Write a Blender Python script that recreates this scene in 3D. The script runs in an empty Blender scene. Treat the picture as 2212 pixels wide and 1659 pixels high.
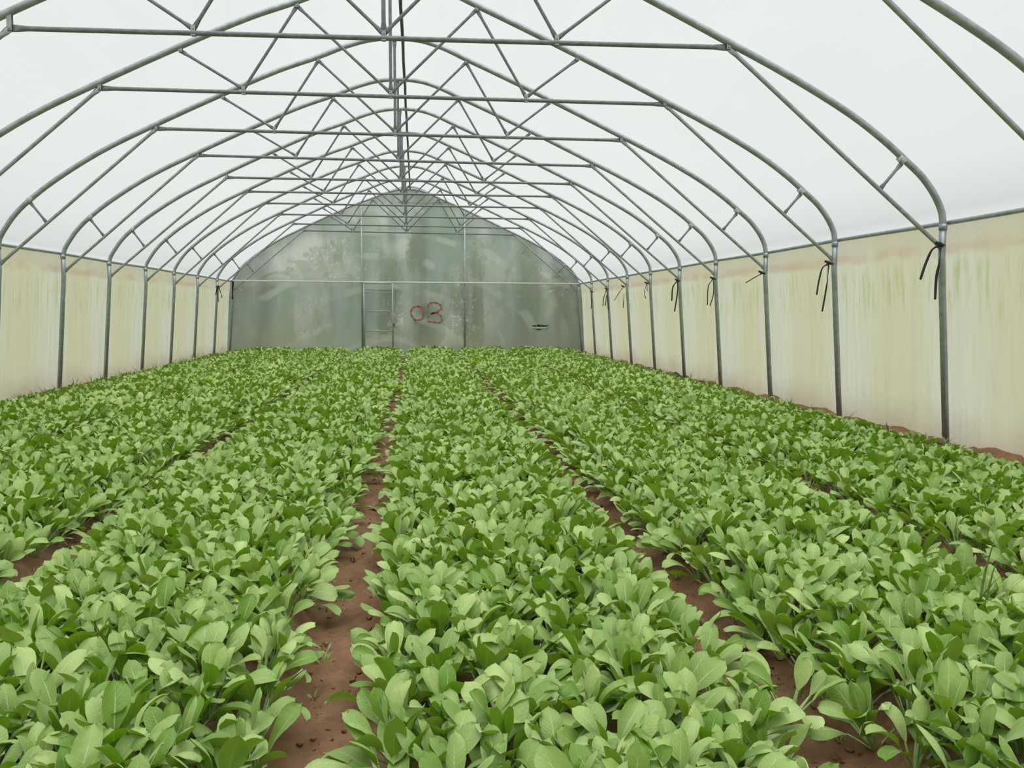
import bpy, bmesh, math, random
import numpy as np
from mathutils import Vector, Matrix

random.seed(7)
rng = np.random.default_rng(11)
C = bpy.context.scene.collection
PI = math.pi

# ------------------------------------------------------------------ camera
FPX = 1789.0
YAW, PITCH, ROLL = 0.115227, -0.087751, 0.002978
H = 1.20
cy, sy, cp, sp = math.cos(YAW), math.sin(YAW), math.cos(PITCH), math.sin(PITCH)
FW = Vector((sy*cp, cy*cp, sp))
R0 = Vector((cy, -sy, 0))
U0 = R0.cross(FW)
RT = R0*math.cos(ROLL) + U0*math.sin(ROLL)
UP = RT.cross(FW)
cam_d = bpy.data.cameras.new('camera')
cam = bpy.data.objects.new('camera', cam_d)
C.objects.link(cam)
cam_d.sensor_width = 36
cam_d.lens = FPX/2212*36
cam_d.clip_start = 0.05
cam.matrix_world = Matrix(((RT.x, UP.x, -FW.x, 0), (RT.y, UP.y, -FW.y, 0), (RT.z, UP.z, -FW.z, H), (0, 0, 0, 1)))
bpy.context.scene.camera = cam

def on_y(u, v, y):
    d = FW + RT*((u-1106)/FPX) - UP*((v-829.5)/FPX)
    d = d*(y/d.y)
    return Vector((d.x, y, d.z+H))

def on_z(u, v, z):
    d = FW + RT*((u-1106)/FPX) - UP*((v-829.5)/FPX)
    d = d*((z-H)/d.z)
    return Vector((d.x, d.y, z))

def pix(p):
    q = Vector(p) - Vector((0, 0, H))
    d = q.dot(FW)
    if d < 0.05:
        return None
    return 1106+FPX*q.dot(RT)/d, 829.5-FPX*q.dot(UP)/d, d

# ------------------------------------------------------------------ node helpers
def new_mat(name):
    m = bpy.data.materials.new(name)
    m.use_nodes = True
    nt = m.node_tree
    nt.nodes.clear()
    return m, nt

class N:
    def __init__(s, nt):
        s.nt = nt
    def a(s, t, **kw):
        n = s.nt.nodes.new(t)
        for k, v in kw.items():
            setattr(n, k, v)
        return n
    def l(s, a, b):
        s.nt.links.new(a, b)
    def val(s, sock, v):
        if hasattr(v, 'is_output') or isinstance(v, bpy.types.NodeSocket):
            s.l(v, sock)
        else:
            sock.default_value = v
    def math(s, op, a, b=0.0, c=None, clamp=False):
        n = s.a('ShaderNodeMath', operation=op, use_clamp=clamp)
        s.val(n.inputs[0], a)
        s.val(n.inputs[1], b)
        if c is not None:
            s.val(n.inputs[2], c)
        return n.outputs[0]
    def smooth(s, x, lo, hi, a=0.0, b=1.0):
        n = s.a('ShaderNodeMapRange', interpolation_type='SMOOTHSTEP')
        s.val(n.inputs[0], x)
        n.inputs[1].default_value = lo
        n.inputs[2].default_value = hi
        n.inputs[3].default_value = a
        n.inputs[4].default_value = b
        return n.outputs[0]
    def mix(s, f, a, b):
        n = s.a('ShaderNodeMix', data_type='RGBA')
        s.val(n.inputs[0], f)
        s.val(n.inputs[6], (*a, 1) if isinstance(a, tuple) else a)
        s.val(n.inputs[7], (*b, 1) if isinstance(b, tuple) else b)
        return n.outputs[2]
    def noise(s, vec, scale, detail=3, rough=.5, dist=0.0):
        n = s.a('ShaderNodeTexNoise')
        s.l(vec, n.inputs['Vector'])
        n.inputs['Scale'].default_value = scale
        n.inputs['Detail'].default_value = detail
        n.inputs['Roughness'].default_value = rough
        n.inputs['Distortion'].default_value = dist
        return n.outputs[0]
    def mapping(s, vec, sc=(1, 1, 1), loc=(0, 0, 0)):
        n = s.a('ShaderNodeMapping')
        s.l(vec, n.inputs[0])
        n.inputs['Scale'].default_value = sc
        n.inputs['Location'].default_value = loc
        return n.outputs[0]
    def out(s, sh):
        o = s.a('ShaderNodeOutputMaterial')
        s.l(sh, o.inputs[0])

def principled(name, col, rough=.5, metal=0.0, col2=None, nscale=8, bump=0.0, bscale=60, spec=.5):
    m, nt = new_mat(name)
    n = N(nt)
    tc = n.a('ShaderNodeTexCoord').outputs['Object']
    b = n.a('ShaderNodeBsdfPrincipled')
    if col2:
        f = n.smooth(n.noise(tc, nscale, 5, .6), .35, .65)
        n.l(n.mix(f, col, col2), b.inputs['Base Color'])
    else:
        b.inputs['Base Color'].default_value = (*col, 1)
    b.inputs['Roughness'].default_value = rough
    b.inputs['Metallic'].default_value = metal
    b.inputs['Specular IOR Level'].default_value = spec
    if bump:
        bp = n.a('ShaderNodeBump')
        bp.inputs['Strength'].default_value = bump
        n.l(n.noise(tc, bscale, 5), bp.inputs['Height'])
        n.l(bp.outputs[0], b.inputs['Normal'])
    n.out(b.outputs[0])
    return m

M = {}
M['steel'] = principled('galvanised_steel', (.28, .315, .325), .40, .5, (.38, .42, .43), 14)
M['steel_dull'] = principled('dull_galvanised_steel', (.15, .166, .172), .5, .4, (.21, .23, .238), 20)
M['steel_pale'] = principled('pale_galvanised_steel', (.30, .34, .33), .5, .3, (.38, .42, .41), 9)
M['dark_pipe'] = principled('dark_pipe', (.035, .042, .038), .5, .1, (.06, .065, .06), 12)
M['strap'] = principled('black_strap', (.012, .013, .014), .6)
M['rail_pale'] = principled('pale_painted_rail', (.55, .60, .56), .6, 0, (.62, .66, .62), 9)
M['tape'] = principled('white_tape', (.62, .65, .62), .6, 0, (.3, .34, .32), 40)
M['red'] = principled('red_spray_paint', (.36, .08, .08), .7, 0, (.27, .11, .11), 7)
M['twig'] = principled('dry_twig', (.55, .45, .38), .8)
M['dark_leaf'] = principled('outdoor_foliage', (.035, .085, .02), .6, 0, (.08, .15, .035), 1.6)
M['banana'] = principled('banana_leaf', (.14, .25, .06), .5, 0, (.26, .36, .12), 1.2)
M['stem'] = principled('banana_stem', (.12, .14, .05), .7, 0, (.2, .17, .09), 3)
M['shed'] = principled('dark_shade_net', (.02, .035, .025), .8)

def film_mat(name, build, diff=.25):
    m, nt = new_mat(name)
    n = N(nt)
    tc = n.a('ShaderNodeTexCoord').outputs['Object']
    col, alpha, dcol = build(n, tc)
    tr = n.a('ShaderNodeBsdfTranslucent')
    df = n.a('ShaderNodeBsdfDiffuse')
    n.val(tr.inputs[0], col)
    n.val(df.inputs[0], dcol)
    mx = n.a('ShaderNodeMixShader')
    mx.inputs[0].default_value = diff
    n.l(tr.outputs[0], mx.inputs[1])
    n.l(df.outputs[0], mx.inputs[2])
    sh = mx.outputs[0]
    if alpha is not None:
        t = n.a('ShaderNodeBsdfTransparent')
        t.inputs[0].default_value = (.92, .95, .94, 1)
        m2 = n.a('ShaderNodeMixShader')
        n.val(m2.inputs[0], alpha)
        n.l(sh, m2.inputs[1])
        n.l(t.outputs[0], m2.inputs[2])
        sh = m2.outputs[0]
    n.out(sh)
    return m

def roof_build(n, tc):
    f = n.noise(n.mapping(tc, (1, .25, 1)), 1.1, 4, .55)
    g = n.noise(tc, 9, 4, .6)
    c = n.mix(n.smooth(f, .3, .7), (.86, .885, .885), (.93, .945, .945))
    c = n.mix(n.smooth(g, .62, .8, 0, .25), c, (.80, .84, .80))
    return c, n.smooth(f, .25, .75, .60, .70), c

def side_build(n, tc):
    sep = n.a('ShaderNodeSeparateXYZ')
    n.l(tc, sep.inputs[0])
    y, z = sep.outputs[1], sep.outputs[2]
    # position inside a bay: 0 at a post, .5 in the middle
    bay = n.math('PINGPONG', n.math('ADD', n.math('SUBTRACT', y, 6.497), 17.30), .865)
    mid = n.smooth(n.math('ADD', bay, n.math('MULTIPLY', n.noise(n.mapping(tc, (1, 1, .25)), 2.2, 3), .5)), .3, .95)
    streak = n.noise(n.mapping(tc, (1, 9, .6)), 2.0, 4, .6)
    c = n.mix(mid, (.84, .86, .77), (.80, .79, .60))
    c = n.mix(n.math('MULTIPLY', n.smooth(streak, .45, .75), .55), c, (.72, .735, .49))
    # green algae streaks below the dirt band
    alg = n.noise(n.mapping(tc, (1, 7, .9)), 2.4, 5, .65)
    az = n.math('MULTIPLY', n.smooth(z, 1.05, 1.35), n.smooth(z, 1.72, 1.55))
    c = n.mix(n.math('MULTIPLY', n.math('MULTIPLY', n.smooth(alg, .48, .68), az), .6), c, (.55, .60, .25))
    # reddish dirt band under the eave rail
    wob = n.math('ADD', z, n.math('MULTIPLY', n.math('SUBTRACT', n.noise(n.mapping(tc, (1, 1.2, 1)), 1.3, 3), .5), .10))
    band = n.math('MULTIPLY', n.smooth(wob, 1.65, 1.73), n.smooth(wob, 1.86, 1.75))
    pat = n.smooth(n.noise(n.mapping(tc, (1, .7, 2)), 1.9, 4, .6), .25, .62)
    c = n.mix(n.math('MULTIPLY', n.math('MULTIPLY', band, pat), .62), c, (.66, .49, .36))
    above = n.smooth(wob, 1.76, 1.84)
    c = n.mix(n.math('MULTIPLY', above, .6), c, (.74, .70, .58))
    # soil splash near the ground
    low = n.smooth(n.math('ADD', z, n.math('MULTIPLY', n.noise(tc, 1.6, 3), .5)), .72, .3)
    c = n.mix(n.math('MULTIPLY', low, .55), c, (.50, .43, .33))
    return c, None, c

def end_build(n, tc):
    sep = n.a('ShaderNodeSeparateXYZ')
    n.l(tc, sep.inputs[0])
    x, z = sep.outputs[0], sep.outputs[2]
    a = n.noise(tc, .75, 4, .55, .3)
    b = n.noise(n.mapping(tc, (1, 1, .45)), 2.0, 5, .6)
    c = n.mix(n.smooth(a, .35, .65), (.50, .58, .56), (.80, .83, .76))
    c = n.mix(n.math('MULTIPLY', n.smooth(b, .44, .62), .6), c, (.42, .52, .38))
    # random brown-green dirt columns where water runs down
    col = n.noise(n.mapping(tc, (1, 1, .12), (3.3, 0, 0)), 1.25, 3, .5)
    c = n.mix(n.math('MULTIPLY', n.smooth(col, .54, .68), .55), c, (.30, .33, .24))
    for cx, wd, z0, z1, st in ((-3.95, .45, -1, 9, .6), (.12, .42, 1.9, 9, .55), (.35, .40, -1, 1.55, .6), (1.02, .22, .9, 1.75, .6), (4.0, .4, -1, 9, .5)):  # dark silhouettes of the plants outside, painted into the film colour
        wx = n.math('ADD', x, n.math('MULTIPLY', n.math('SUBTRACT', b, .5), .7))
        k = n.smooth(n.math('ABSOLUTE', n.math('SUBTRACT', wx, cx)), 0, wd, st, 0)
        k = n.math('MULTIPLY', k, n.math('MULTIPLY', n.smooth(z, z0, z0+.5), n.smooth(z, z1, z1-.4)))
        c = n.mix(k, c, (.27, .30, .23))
    # low part: yellow-green splash
    c = n.mix(n.math('MULTIPLY', n.smooth(z, 1.1, .2), .45), c, (.58, .64, .44))
    sp = n.noise(tc, 14, 3, .6)
    c = n.mix(n.math('MULTIPLY', n.smooth(sp, .66, .74), .25), c, (.55, .60, .55))
    # thin pale arcs: bright banana leaf edges behind, painted into the film colour
    w = n.a('ShaderNodeTexWave', wave_type='RINGS', rings_direction='SPHERICAL')
    n.l(n.mapping(tc, (.8, .01, 1.1), (.6, -.2, .6)), w.inputs[0])
    w.inputs['Scale'].default_value = .42
    w.inputs['Distortion'].default_value = 3.5
    w.inputs['Detail'].default_value = 2
    arcs = n.math('MULTIPLY', n.smooth(w.outputs[1], .72, .98), n.smooth(n.noise(tc, 1.3, 2), .46, .58))
    c = n.mix(n.math('MULTIPLY', arcs, .5), c, (.80, .85, .78))
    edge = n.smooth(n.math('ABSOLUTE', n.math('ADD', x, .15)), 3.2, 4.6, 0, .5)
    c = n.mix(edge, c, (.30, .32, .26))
    return c, n.math('MULTIPLY', n.smooth(a, .3, .8), .24), c

M['roof'] = film_mat('milky_roof_film', roof_build, .22)
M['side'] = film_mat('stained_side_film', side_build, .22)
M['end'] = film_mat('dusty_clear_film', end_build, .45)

def soil_mat():
    m, nt = new_mat('brown_soil')
    n = N(nt)
    tc = n.a('ShaderNodeTexCoord').outputs['Object']
    a = n.noise(tc, 3.2, 6, .65)
    b = n.noise(tc, 22, 6, .7)
    c = n.mix(n.smooth(a, .35, .65), (.20, .106, .058), (.315, .176, .102))
    c = n.mix(n.math('MULTIPLY', n.smooth(b, .5, .75), .6), c, (.12, .066, .038))
    g = n.noise(tc, 3.1, 4, .6, .4)
    c = n.mix(n.math('MULTIPLY', n.smooth(g, .60, .72), .35), c, (.10, .11, .045))
    p = n.a('ShaderNodeBsdfPrincipled')
    n.l(c, p.inputs['Base Color'])
    p.inputs['Roughness'].default_value = .85
    p.inputs['Specular IOR Level'].default_value = .25
    bp = n.a('ShaderNodeBump')
    bp.inputs['Strength'].default_value = .7
    bp.inputs['Distance'].default_value = .02
    n.l(n.math('ADD', b, n.math('MULTIPLY', n.noise(tc, 70, 4), .5)), bp.inputs['Height'])
    n.l(bp.outputs[0], p.inputs['Normal'])
    n.out(p.outputs[0])
    return m
M['soil'] = soil_mat()
M['field'] = principled('outdoor_ground', (.24, .23, .15), .9, 0, (.17, .22, .09), .8)

def leaf_mat(name, c_dark, c_pale, trans, tfac=.30, yellow=(.30, .40, .04)):
    m, nt = new_mat(name)
    n = N(nt)
    uv = n.a('ShaderNodeUVMap', uv_map='UVMap').outputs[0]
    sep = n.a('ShaderNodeSeparateXYZ')
    n.l(uv, sep.inputs[0])
    u, v = sep.outputs[0], sep.outputs[1]
    at = n.a('ShaderNodeAttribute', attribute_name='tint').outputs['Fac']
    tc = n.a('ShaderNodeTexCoord').outputs['Object']
    c = n.mix(at, c_dark, c_pale)
    # side veins and mottling
    du = n.math('ABSOLUTE', n.math('SUBTRACT', u, .5))
    sv = n.math('SINE', n.math('MULTIPLY', n.math('SUBTRACT', v, n.math('MULTIPLY', du, .55)), 62))
    c = n.mix(n.math('MULTIPLY', n.smooth(sv, .6, 1.0), .05), c, (.62, .78, .44))
    c = n.mix(n.math('MULTIPLY', n.smooth(n.noise(tc, 45, 3), .4, .7), .12), c, c_dark)
    # midrib, wide at the base and gone near the tip
    wid = n.math('MAXIMUM', n.math('MULTIPLY', n.math('SUBTRACT', .88, v), .055), 0.0)
    rib = n.math('LESS_THAN', du, wid)
    c = n.mix(n.math('MULTIPLY', rib, .8), c, (.58, .74, .40))
    # the upper side is pale and waxy, the underside a deeper yellow green
    upper = n.a('ShaderNodeNewGeometry').outputs['Backfacing']
    c = n.mix(upper, n.mix(.18, (.13, .27, .008), c), c)
    p = n.a('ShaderNodeBsdfPrincipled')
    n.l(c, p.inputs['Base Color'])
    n.l(n.math('MULTIPLY', upper, .45), p.inputs['Sheen Weight'])
    p.inputs['Roughness'].default_value = .52
    p.inputs['Specular IOR Level'].default_value = .8
    p.inputs['Sheen Roughness'].default_value = .45
    p.inputs['Sheen Tint'].default_value = (.86, 1.0, .74, 1)
    bp = n.a('ShaderNodeBump')
    bp.inputs['Strength'].default_value = .25
    bp.inputs['Distance'].default_value = .004
    n.l(n.math('ADD', n.math('MULTIPLY', sv, .12), n.math('MULTIPLY', n.noise(tc, 60, 2), 1.6)), bp.inputs['Height'])
    n.l(bp.outputs[0], p.inputs['Normal'])
    t = n.a('ShaderNodeBsdfTranslucent')
    n.l(n.mix(n.math('MULTIPLY', rib, .5), n.mix(at, trans, yellow), (.5, .62, .2)), t.inputs[0])
    mx = n.a('ShaderNodeMixShader')
    mx.inputs[0].default_value = tfac
    n.l(p.outputs[0], mx.inputs[1])
    n.l(t.outputs[0], mx.inputs[2])
    n.out(mx.outputs[0])
    return m
M['leaf'] = leaf_mat('pak_choi_leaf', (.155, .31, .022), (.57, .73, .26), (.19, .40, .003))
M['stalk'] = principled('pale_leaf_stalk', (.30, .47, .16), .45, 0, (.42, .58, .26), 30)
M['lime'] = leaf_mat('lime_weed_leaf', (.26, .46, .03), (.42, .62, .07), (.30, .55, .01), .4, (.42, .62, .03))
M['weed'] = principled('weed_green', (.16, .27, .05), .6, 0, (.30, .36, .13), 20)

# ------------------------------------------------------------------ object helpers
def tag(o, label=None, cat=None, group=None, kind=None):
    if label: o['label'] = label
    if cat: o['category'] = cat
    if group: o['group'] = group
    if kind: o['kind'] = kind
    return o

def empty(name, loc, label, cat, group=None):
    o = bpy.data.objects.new(name, None)
    C.objects.link(o)
    o.location = loc
    o.empty_display_size = .1
    return tag(o, label, cat, group)

class Mesh:
    """collects geometry in world space, builds one mesh object"""
    def __init__(s):
        s.v = []; s.f = []; s.sm = []
    def add(s, vs, fs, smooth=True):
        b = len(s.v)
        s.v += [tuple(p) for p in vs]
        s.f += [tuple(i+b for i in f) for f in fs]
        s.sm += [smooth]*len(fs)
        return s
    def box(s, c, d, rz=0.0):
        c = Vector(c); hx, hy, hz = d[0]/2, d[1]/2, d[2]/2
        co, si = math.cos(rz), math.sin(rz)
        vs = []
        for sx, sy_, sz in [(-1,-1,-1),(1,-1,-1),(1,1,-1),(-1,1,-1),(-1,-1,1),(1,-1,1),(1,1,1),(-1,1,1)]:
            x, y = sx*hx, sy_*hy
            vs.append((c.x+x*co-y*si, c.y+x*si+y*co, c.z+sz*hz))
        return s.add(vs, [(0,3,2,1),(4,5,6,7),(0,1,5,4),(1,2,6,5),(2,3,7,6),(3,0,4,7)], False)
    def tube(s, pts, r, seg=10, prof=None, flatdir=None, cap=True):
        """prof: list of (widen, flatten) per point; widen acts across flatdir"""
        pts = [Vector(p) for p in pts]
        n = len(pts)
        rings = []
        t0 = (pts[1]-pts[0]).normalized()
        ref = Vector(flatdir) if flatdir is not None else (Vector((0, 1, 0)) if abs(t0.y) < .9 else Vector((0, 0, 1)))
        for i, p in enumerate(pts):
            t = (pts[min(i+1, n-1)] - pts[max(i-1, 0)]).normalized()
            a = (ref - t*ref.dot(t)).normalized()
            b = t.cross(a)
            ra = rb = r[i] if isinstance(r, (list, tuple)) else r
            if prof:
                rb = ra*prof[i][0]; ra = ra*prof[i][1]
            rings.append([p + a*ra*math.cos(2*PI*k/seg) + b*rb*math.sin(2*PI*k/seg) for k in range(seg)])
        vs = [q for rg in rings for q in rg]
        fs = [(i*seg+k, i*seg+(k+1) % seg, (i+1)*seg+(k+1) % seg, (i+1)*seg+k) for i in range(n-1) for k in range(seg)]
        if cap:
            fs += [tuple(range(seg-1, -1, -1)), tuple((n-1)*seg+k for k in range(seg))]
        return s.add(vs, fs)
    def web(s, a, b, r, seg=8):
        """bar with both ends hammered flat"""
        a = Vector(a); b = Vector(b); L = (b-a).length
        d = (b-a)/L
        e = min(.09, L*.25)
        ps = [a, a+d*e*.45, a+d*e, b-d*e, b-d*e*.45, b]
        pr = [(1.5, .3), (1.45, .35), (1, 1), (1, 1), (1.45, .35), (1.5, .3)]
        return s.tube(ps, r, seg, pr, (0, 1, 0))
    def build(s, name, mat, parent=None, origin=None):
        me = bpy.data.meshes.new(name)
        v = s.v
        if parent is not None:
            o0 = parent.matrix_world.translation if parent.parent is None else parent.matrix_world.translation
            o0 = WORLD(parent)
        elif origin is not None:
            o0 = Vector(origin)
        else:
            o0 = Vector((0, 0, 0))
        me.from_pydata([(p[0]-o0.x, p[1]-o0.y, p[2]-o0.z) for p in v], [], s.f)
        me.polygons.foreach_set('use_smooth', s.sm)
        me.materials.append(mat)
        me.update()
        o = bpy.data.objects.new(name, me)
        C.objects.link(o)
        if parent is not None:
            o.parent = parent
        else:
            o.location = o0
        return o

def WORLD(o):
    p = Vector((0, 0, 0))
    while o is not None:
        p += o.location
        o = o.parent
    return p

def catmull(P, n=6):
    P = [Vector(p) for p in P]
    out = []
    for i in range(len(P)-1):
        p0 = P[max(i-1, 0)]; p1 = P[i]; p2 = P[i+1]; p3 = P[min(i+2, len(P)-1)]
        # centripetal
        d1 = max((p1-p0).length, 1e-4)**.5 if i > 0 else (p2-p1).length**.5
        d2 = (p2-p1).length**.5
        d3 = max((p3-p2).length, 1e-4)**.5 if i < len(P)-2 else d2
        m1 = (p2-p1) if i == 0 else ((p1-p0)/d1 - (p2-p0)/(d1+d2) + (p2-p1)/d2)*d2
        m2 = (p2-p1) if i == len(P)-2 else ((p2-p1)/d2 - (p3-p1)/(d2+d3) + (p3-p2)/d3)*d2
        for k in range(n):
            t = k/n
            out.append(p1*(2*t**3-3*t**2+1) + m1*(t**3-2*t**2+t) + p2*(-2*t**3+3*t**2) + m2*(t**3-t**2))
    out.append(P[-1])
    return out

# ------------------------------------------------------------------ greenhouse cross section (x, height above camera)
YS = [4.767, 6.497, 8.286, 10.011, 11.747, 13.416, 15.148, 16.856, 18.603, 20.371, 22.065]   # frame 0 .. 10
ARCH = [(-4.665, .70), (-4.64, .80), (-4.568, .925), (-4.457, 1.076), (-4.31, 1.222), (-4.04, 1.44), (-3.53, 1.775), (-2.895, 2.105),
        (-2.17, 2.455), (-1.53, 2.745), (-1.1, 2.905), (-.76, 3.045), (-.48, 3.125), (-.17, 3.152), (.12, 3.125), (.36, 3.05),
        (.60, 2.945), (.93, 2.805), (1.40, 2.60), (1.79, 2.425), (2.46, 2.115), (2.95, 1.885), (3.50, 1.59), (3.81, 1.38), (3.99, 1.235),
        (4.143, 1.105), (4.255, .965), (4.325, .83), (4.345, .70)]
ARC = [(p.x, p.z) for p in catmull([(x, 0, z) for x, z in ARCH], 4)]
BL, BR = (-4.80, -1.20), (4.475, -1.20)
def sec(x, z, y):
    return Vector((x, y, z+H))

def arch_z(x):
    for (x0, z0), (x1, z1) in zip(ARC, ARC[1:]):
        if x0 <= x <= x1:
            return z0 + (z1-z0)*(x-x0)/(x1-x0)
    return .7

TL = {1: (-2.87, 2.005), 2: (-2.90, 2.05), 3: (-2.91, 2.05), 4: (-2.89, 2.07), 5: (-2.88, 2.04), 6: (-2.91, 2.07), 7: (-2.91, 2.085), 8: (-2.90, 2.07), 9: (-2.87, 2.05), 10: (-2.86, 2.05)}
TR = {1: (2.46, 2.075), 2: (2.49, 2.07), 3: (2.48, 2.06), 4: (2.49, 2.05), 5: (2.50, 2.05), 6: (2.48, 2.08), 7: (2.50, 2.085), 8: (2.53, 2.05), 9: (2.56, 2.02), 10: (2.58, 2.01)}
FRAME_LABEL = {
    0: 'galvanised pipe frame closest to the camera, cropped by the upper corner of the photo',
    1: 'tall galvanised pipe frame whose post stands beside the bare soil mound and white twig',
    2: 'galvanised pipe frame with thin frayed strap tail, second of the complete posts',
    3: 'galvanised pipe frame with one short black strap tail flying sideways from its brace foot',
    4: 'galvanised pipe frame with two black strap tails, fourth complete post from the camera',
    5: 'galvanised pipe frame with thick paired strap and dark soil heap at its post',
    6: 'galvanised pipe frame sixth from the camera, thin curled strap at its brace foot',
    7: 'galvanised pipe frame seventh from the camera, strap tail slanting away from its post',
    8: 'galvanised pipe frame third from the end wall, bunch of three strap tails at its post',
    9: 'galvanised pipe frame next to last before the end wall, straps on both of its posts',
    10: 'galvanised pipe frame standing against the dusty film end wall',
}

def make_frame(i):
    y = YS[i]
    big = i <= 5
    sg = 14 if i <= 2 else (10 if i <= 5 else 8)
    t = empty('greenhouse_frame', (-.15, y, 0), FRAME_LABEL[i], 'greenhouse frame', 'galvanised pipe frames spanning the tunnel')
    Mesh().tube([sec(x, z, y) for x, z in ARC], .028, sg).build('arch', M['steel'], t)
    for (bx, bz), (ex, ez) in ((BL, ARC[0]), (BR, ARC[-1])):
        m = Mesh()
        m.tube([sec(bx, bz-.05, y), sec(ex, ez-.25, y), sec(ex, ez+.02, y)], .0285, sg)
        m.tube([sec(ex, ez-.02, y), sec(ex, ez+.03, y)], .033, sg)
        m.build('post', M['steel'], t)
    tl = TL.get(i, (-2.89, 2.04)); tr = TR.get(i, (2.48, 2.065))
    m = Mesh()
    a, b = sec(*tl, y), sec(*tr, y)
    d = (b-a).normalized()
    m.tube([a, a+d*.05, a+d*.12, b-d*.12, b-d*.05, b], .018, sg, [(1.5, .3), (1.4, .45), (1, 1), (1, 1), (1.4, .45), (1.5, .3)], (0, 1, 0))
    m.build('tie_bar', M['steel_dull'], t)
    def tie(x):
        k = (x-tl[0])/(tr[0]-tl[0])
        return (x, tl[1]+(tr[1]-tl[1])*k)
    n1, tc_, n3 = tie(-1.605), tie(-.226), tie(1.09)
    n1, tc_, n3 = [(p[0], p[1]+.03) for p in (n1, tc_, n3)]
    al2, al1, ar1, ar2 = (-2.17, 2.415), (-1.095, 2.865), (.604, 2.905), (1.60, 2.475)
    for p, q in ((n1, al2), (n1, al1), (tc_, al1), (tc_, ar1), (n3, ar1), (n3, ar2), (tc_, (-.226, 3.12))):
        Mesh().web(sec(*p, y), sec(*q, y), .0135 if p != tc_ or q[0] != -.226 else .0165, sg if sg < 12 else 10).build('web_bar', M['steel_dull'], t)
    # brackets
    for p in (n1, tc_, n3):
        m = Mesh()
        for s in (-1, 1):
            m.box(sec(p[0], p[1]-.012, y+s*.013), (.034, .004, .075))
        m.tube([sec(p[0], p[1], y-.02), sec(p[0], p[1], y+.02)], .006, 8)
        m.build('bracket', M['steel_pale'], t)
    for p in (al2, al1, ar1, ar2, tl, tr):
        m = Mesh()
        zt = arch_z(p[0])
        for s in (-1, 1):
            m.box(sec(p[0], (p[1]+zt)/2, y+s*.014), (.034, .004, abs(zt-p[1])+.03))
        m.tube([sec(p[0], p[1], y-.022), sec(p[0], p[1], y+.022)], .006, 8)
        m.build('bracket', M['steel_pale'], t)
    for f, q, s_, td in (((-4.665, .50), (-4.128, .998), (-4.30, 1.205), tl), ((4.35, .525), (3.772, 1.0), (3.955, 1.215), tr)):
        m = Mesh(); m.web(sec(*f, y), sec(*td, y), .0175, sg if sg < 12 else 12).build('brace', M['steel'], t)
        # strut sits on the brace line
        k = (q[0]-f[0])/(td[0]-f[0])
        qz = f[1]+(td[1]-f[1])*k
        m = Mesh(); m.web(sec(q[0], qz, y-.004), sec(*s_, y-.004), .0135).build('strut', M['steel_dull'], t)
        m = Mesh()
        c = sec(s_[0], s_[1]+.03, y)
        dx = .075 if f[0] > 0 else -.075
        m.tube([c+Vector((-dx*.32, 0, .022)), c+Vector((dx*.28, 0, -.022))], .0308, sg)
        m.build('joint_sleeve', M['tape'] if big else M['steel_pale'], t)
    return t

frames = [make_frame(i) for i in range(11)]

# rails that run the length of the tunnel
Y0, Y1 = -2.6, 22.12
for ex, lab, mc in ((-4.715, 'long galvanised eave pipe above the stained side film on the side with few straps', 1),
                (4.395, 'long galvanised eave pipe over the side film where black straps hang', 1)):
    m = Mesh()
    pts = []
    y = Y0
    while y < Y1:
        pts.append(Vector((ex, y, .745+H + .004*math.sin(y*1.7))))
        y += .6
    pts.append(Vector((ex, Y1, .745+H)))
    m.tube(pts, .019, 12, None, (0, 0, 1))
    r = m.build('eave_pipe', M['steel'], None, (ex, Y0, .745+H))
    tag(r, lab, 'eave pipe')
m = Mesh()
pts = [Vector((-.135+.003*math.sin(k*1.9), Y0+(Y1-Y0)*k/40, 3.187+H+.004*math.sin(k*2.3))) for k in range(41)]
m.tube(pts, .019, 12, None, (0, 0, 1))
ridge = m.build('ridge_pipe', M['dark_pipe'], None, pts[0])
tag(ridge, 'dark pipe running along the ridge on top of all the arches', 'ridge pipe')

# ------------------------------------------------------------------ film skin
def film_sheet(name, section, ys, mat, wob=None):
    nv = len(section)
    vs = []
    for j, y in enumerate(ys):
        for i, (x, z) in enumerate(section):
            p = Vector((x, y, z+H))
            if wob:
                p += wob(x, z, y)
            vs.append(p)
    fs = [(j*nv+i, j*nv+i+1, (j+1)*nv+i+1, (j+1)*nv+i) for j in range(len(ys)-1) for i in range(nv-1)]
    m = Mesh(); m.add(vs, fs)
    o = m.build(name, mat)
    tag(o, kind='structure')
    return o

off = []
for i, (x, z) in enumerate(ARC):
    x0, z0 = ARC[max(i-1, 0)]; x1, z1 = ARC[min(i+1, len(ARC)-1)]
    tx, tz = x1-x0, z1-z0
    L = math.hypot(tx, tz)
    k = .036 + .055*math.exp(-((x+.13)/.35)**2)
    off.append((x - tz/L*k, z + tx/L*k))
off = [(-4.745, .745)] + [p for p in off if p[1] > .78] + [(4.425, .745)]
ysr = list(np.linspace(Y0, 22.14, 110))
def roof_wob(x, z, y):
    s = math.sin(PI*((y-6.497)/1.73))**2
    return Vector((0, 0, .008*s*math.sin(x*5+y*3) - .0*s))
ceil = film_sheet('ceiling', off, ysr, M['roof'], roof_wob)
tag(ceil, 'milky white plastic film roof stretched over the arches', 'roof film')

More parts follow.
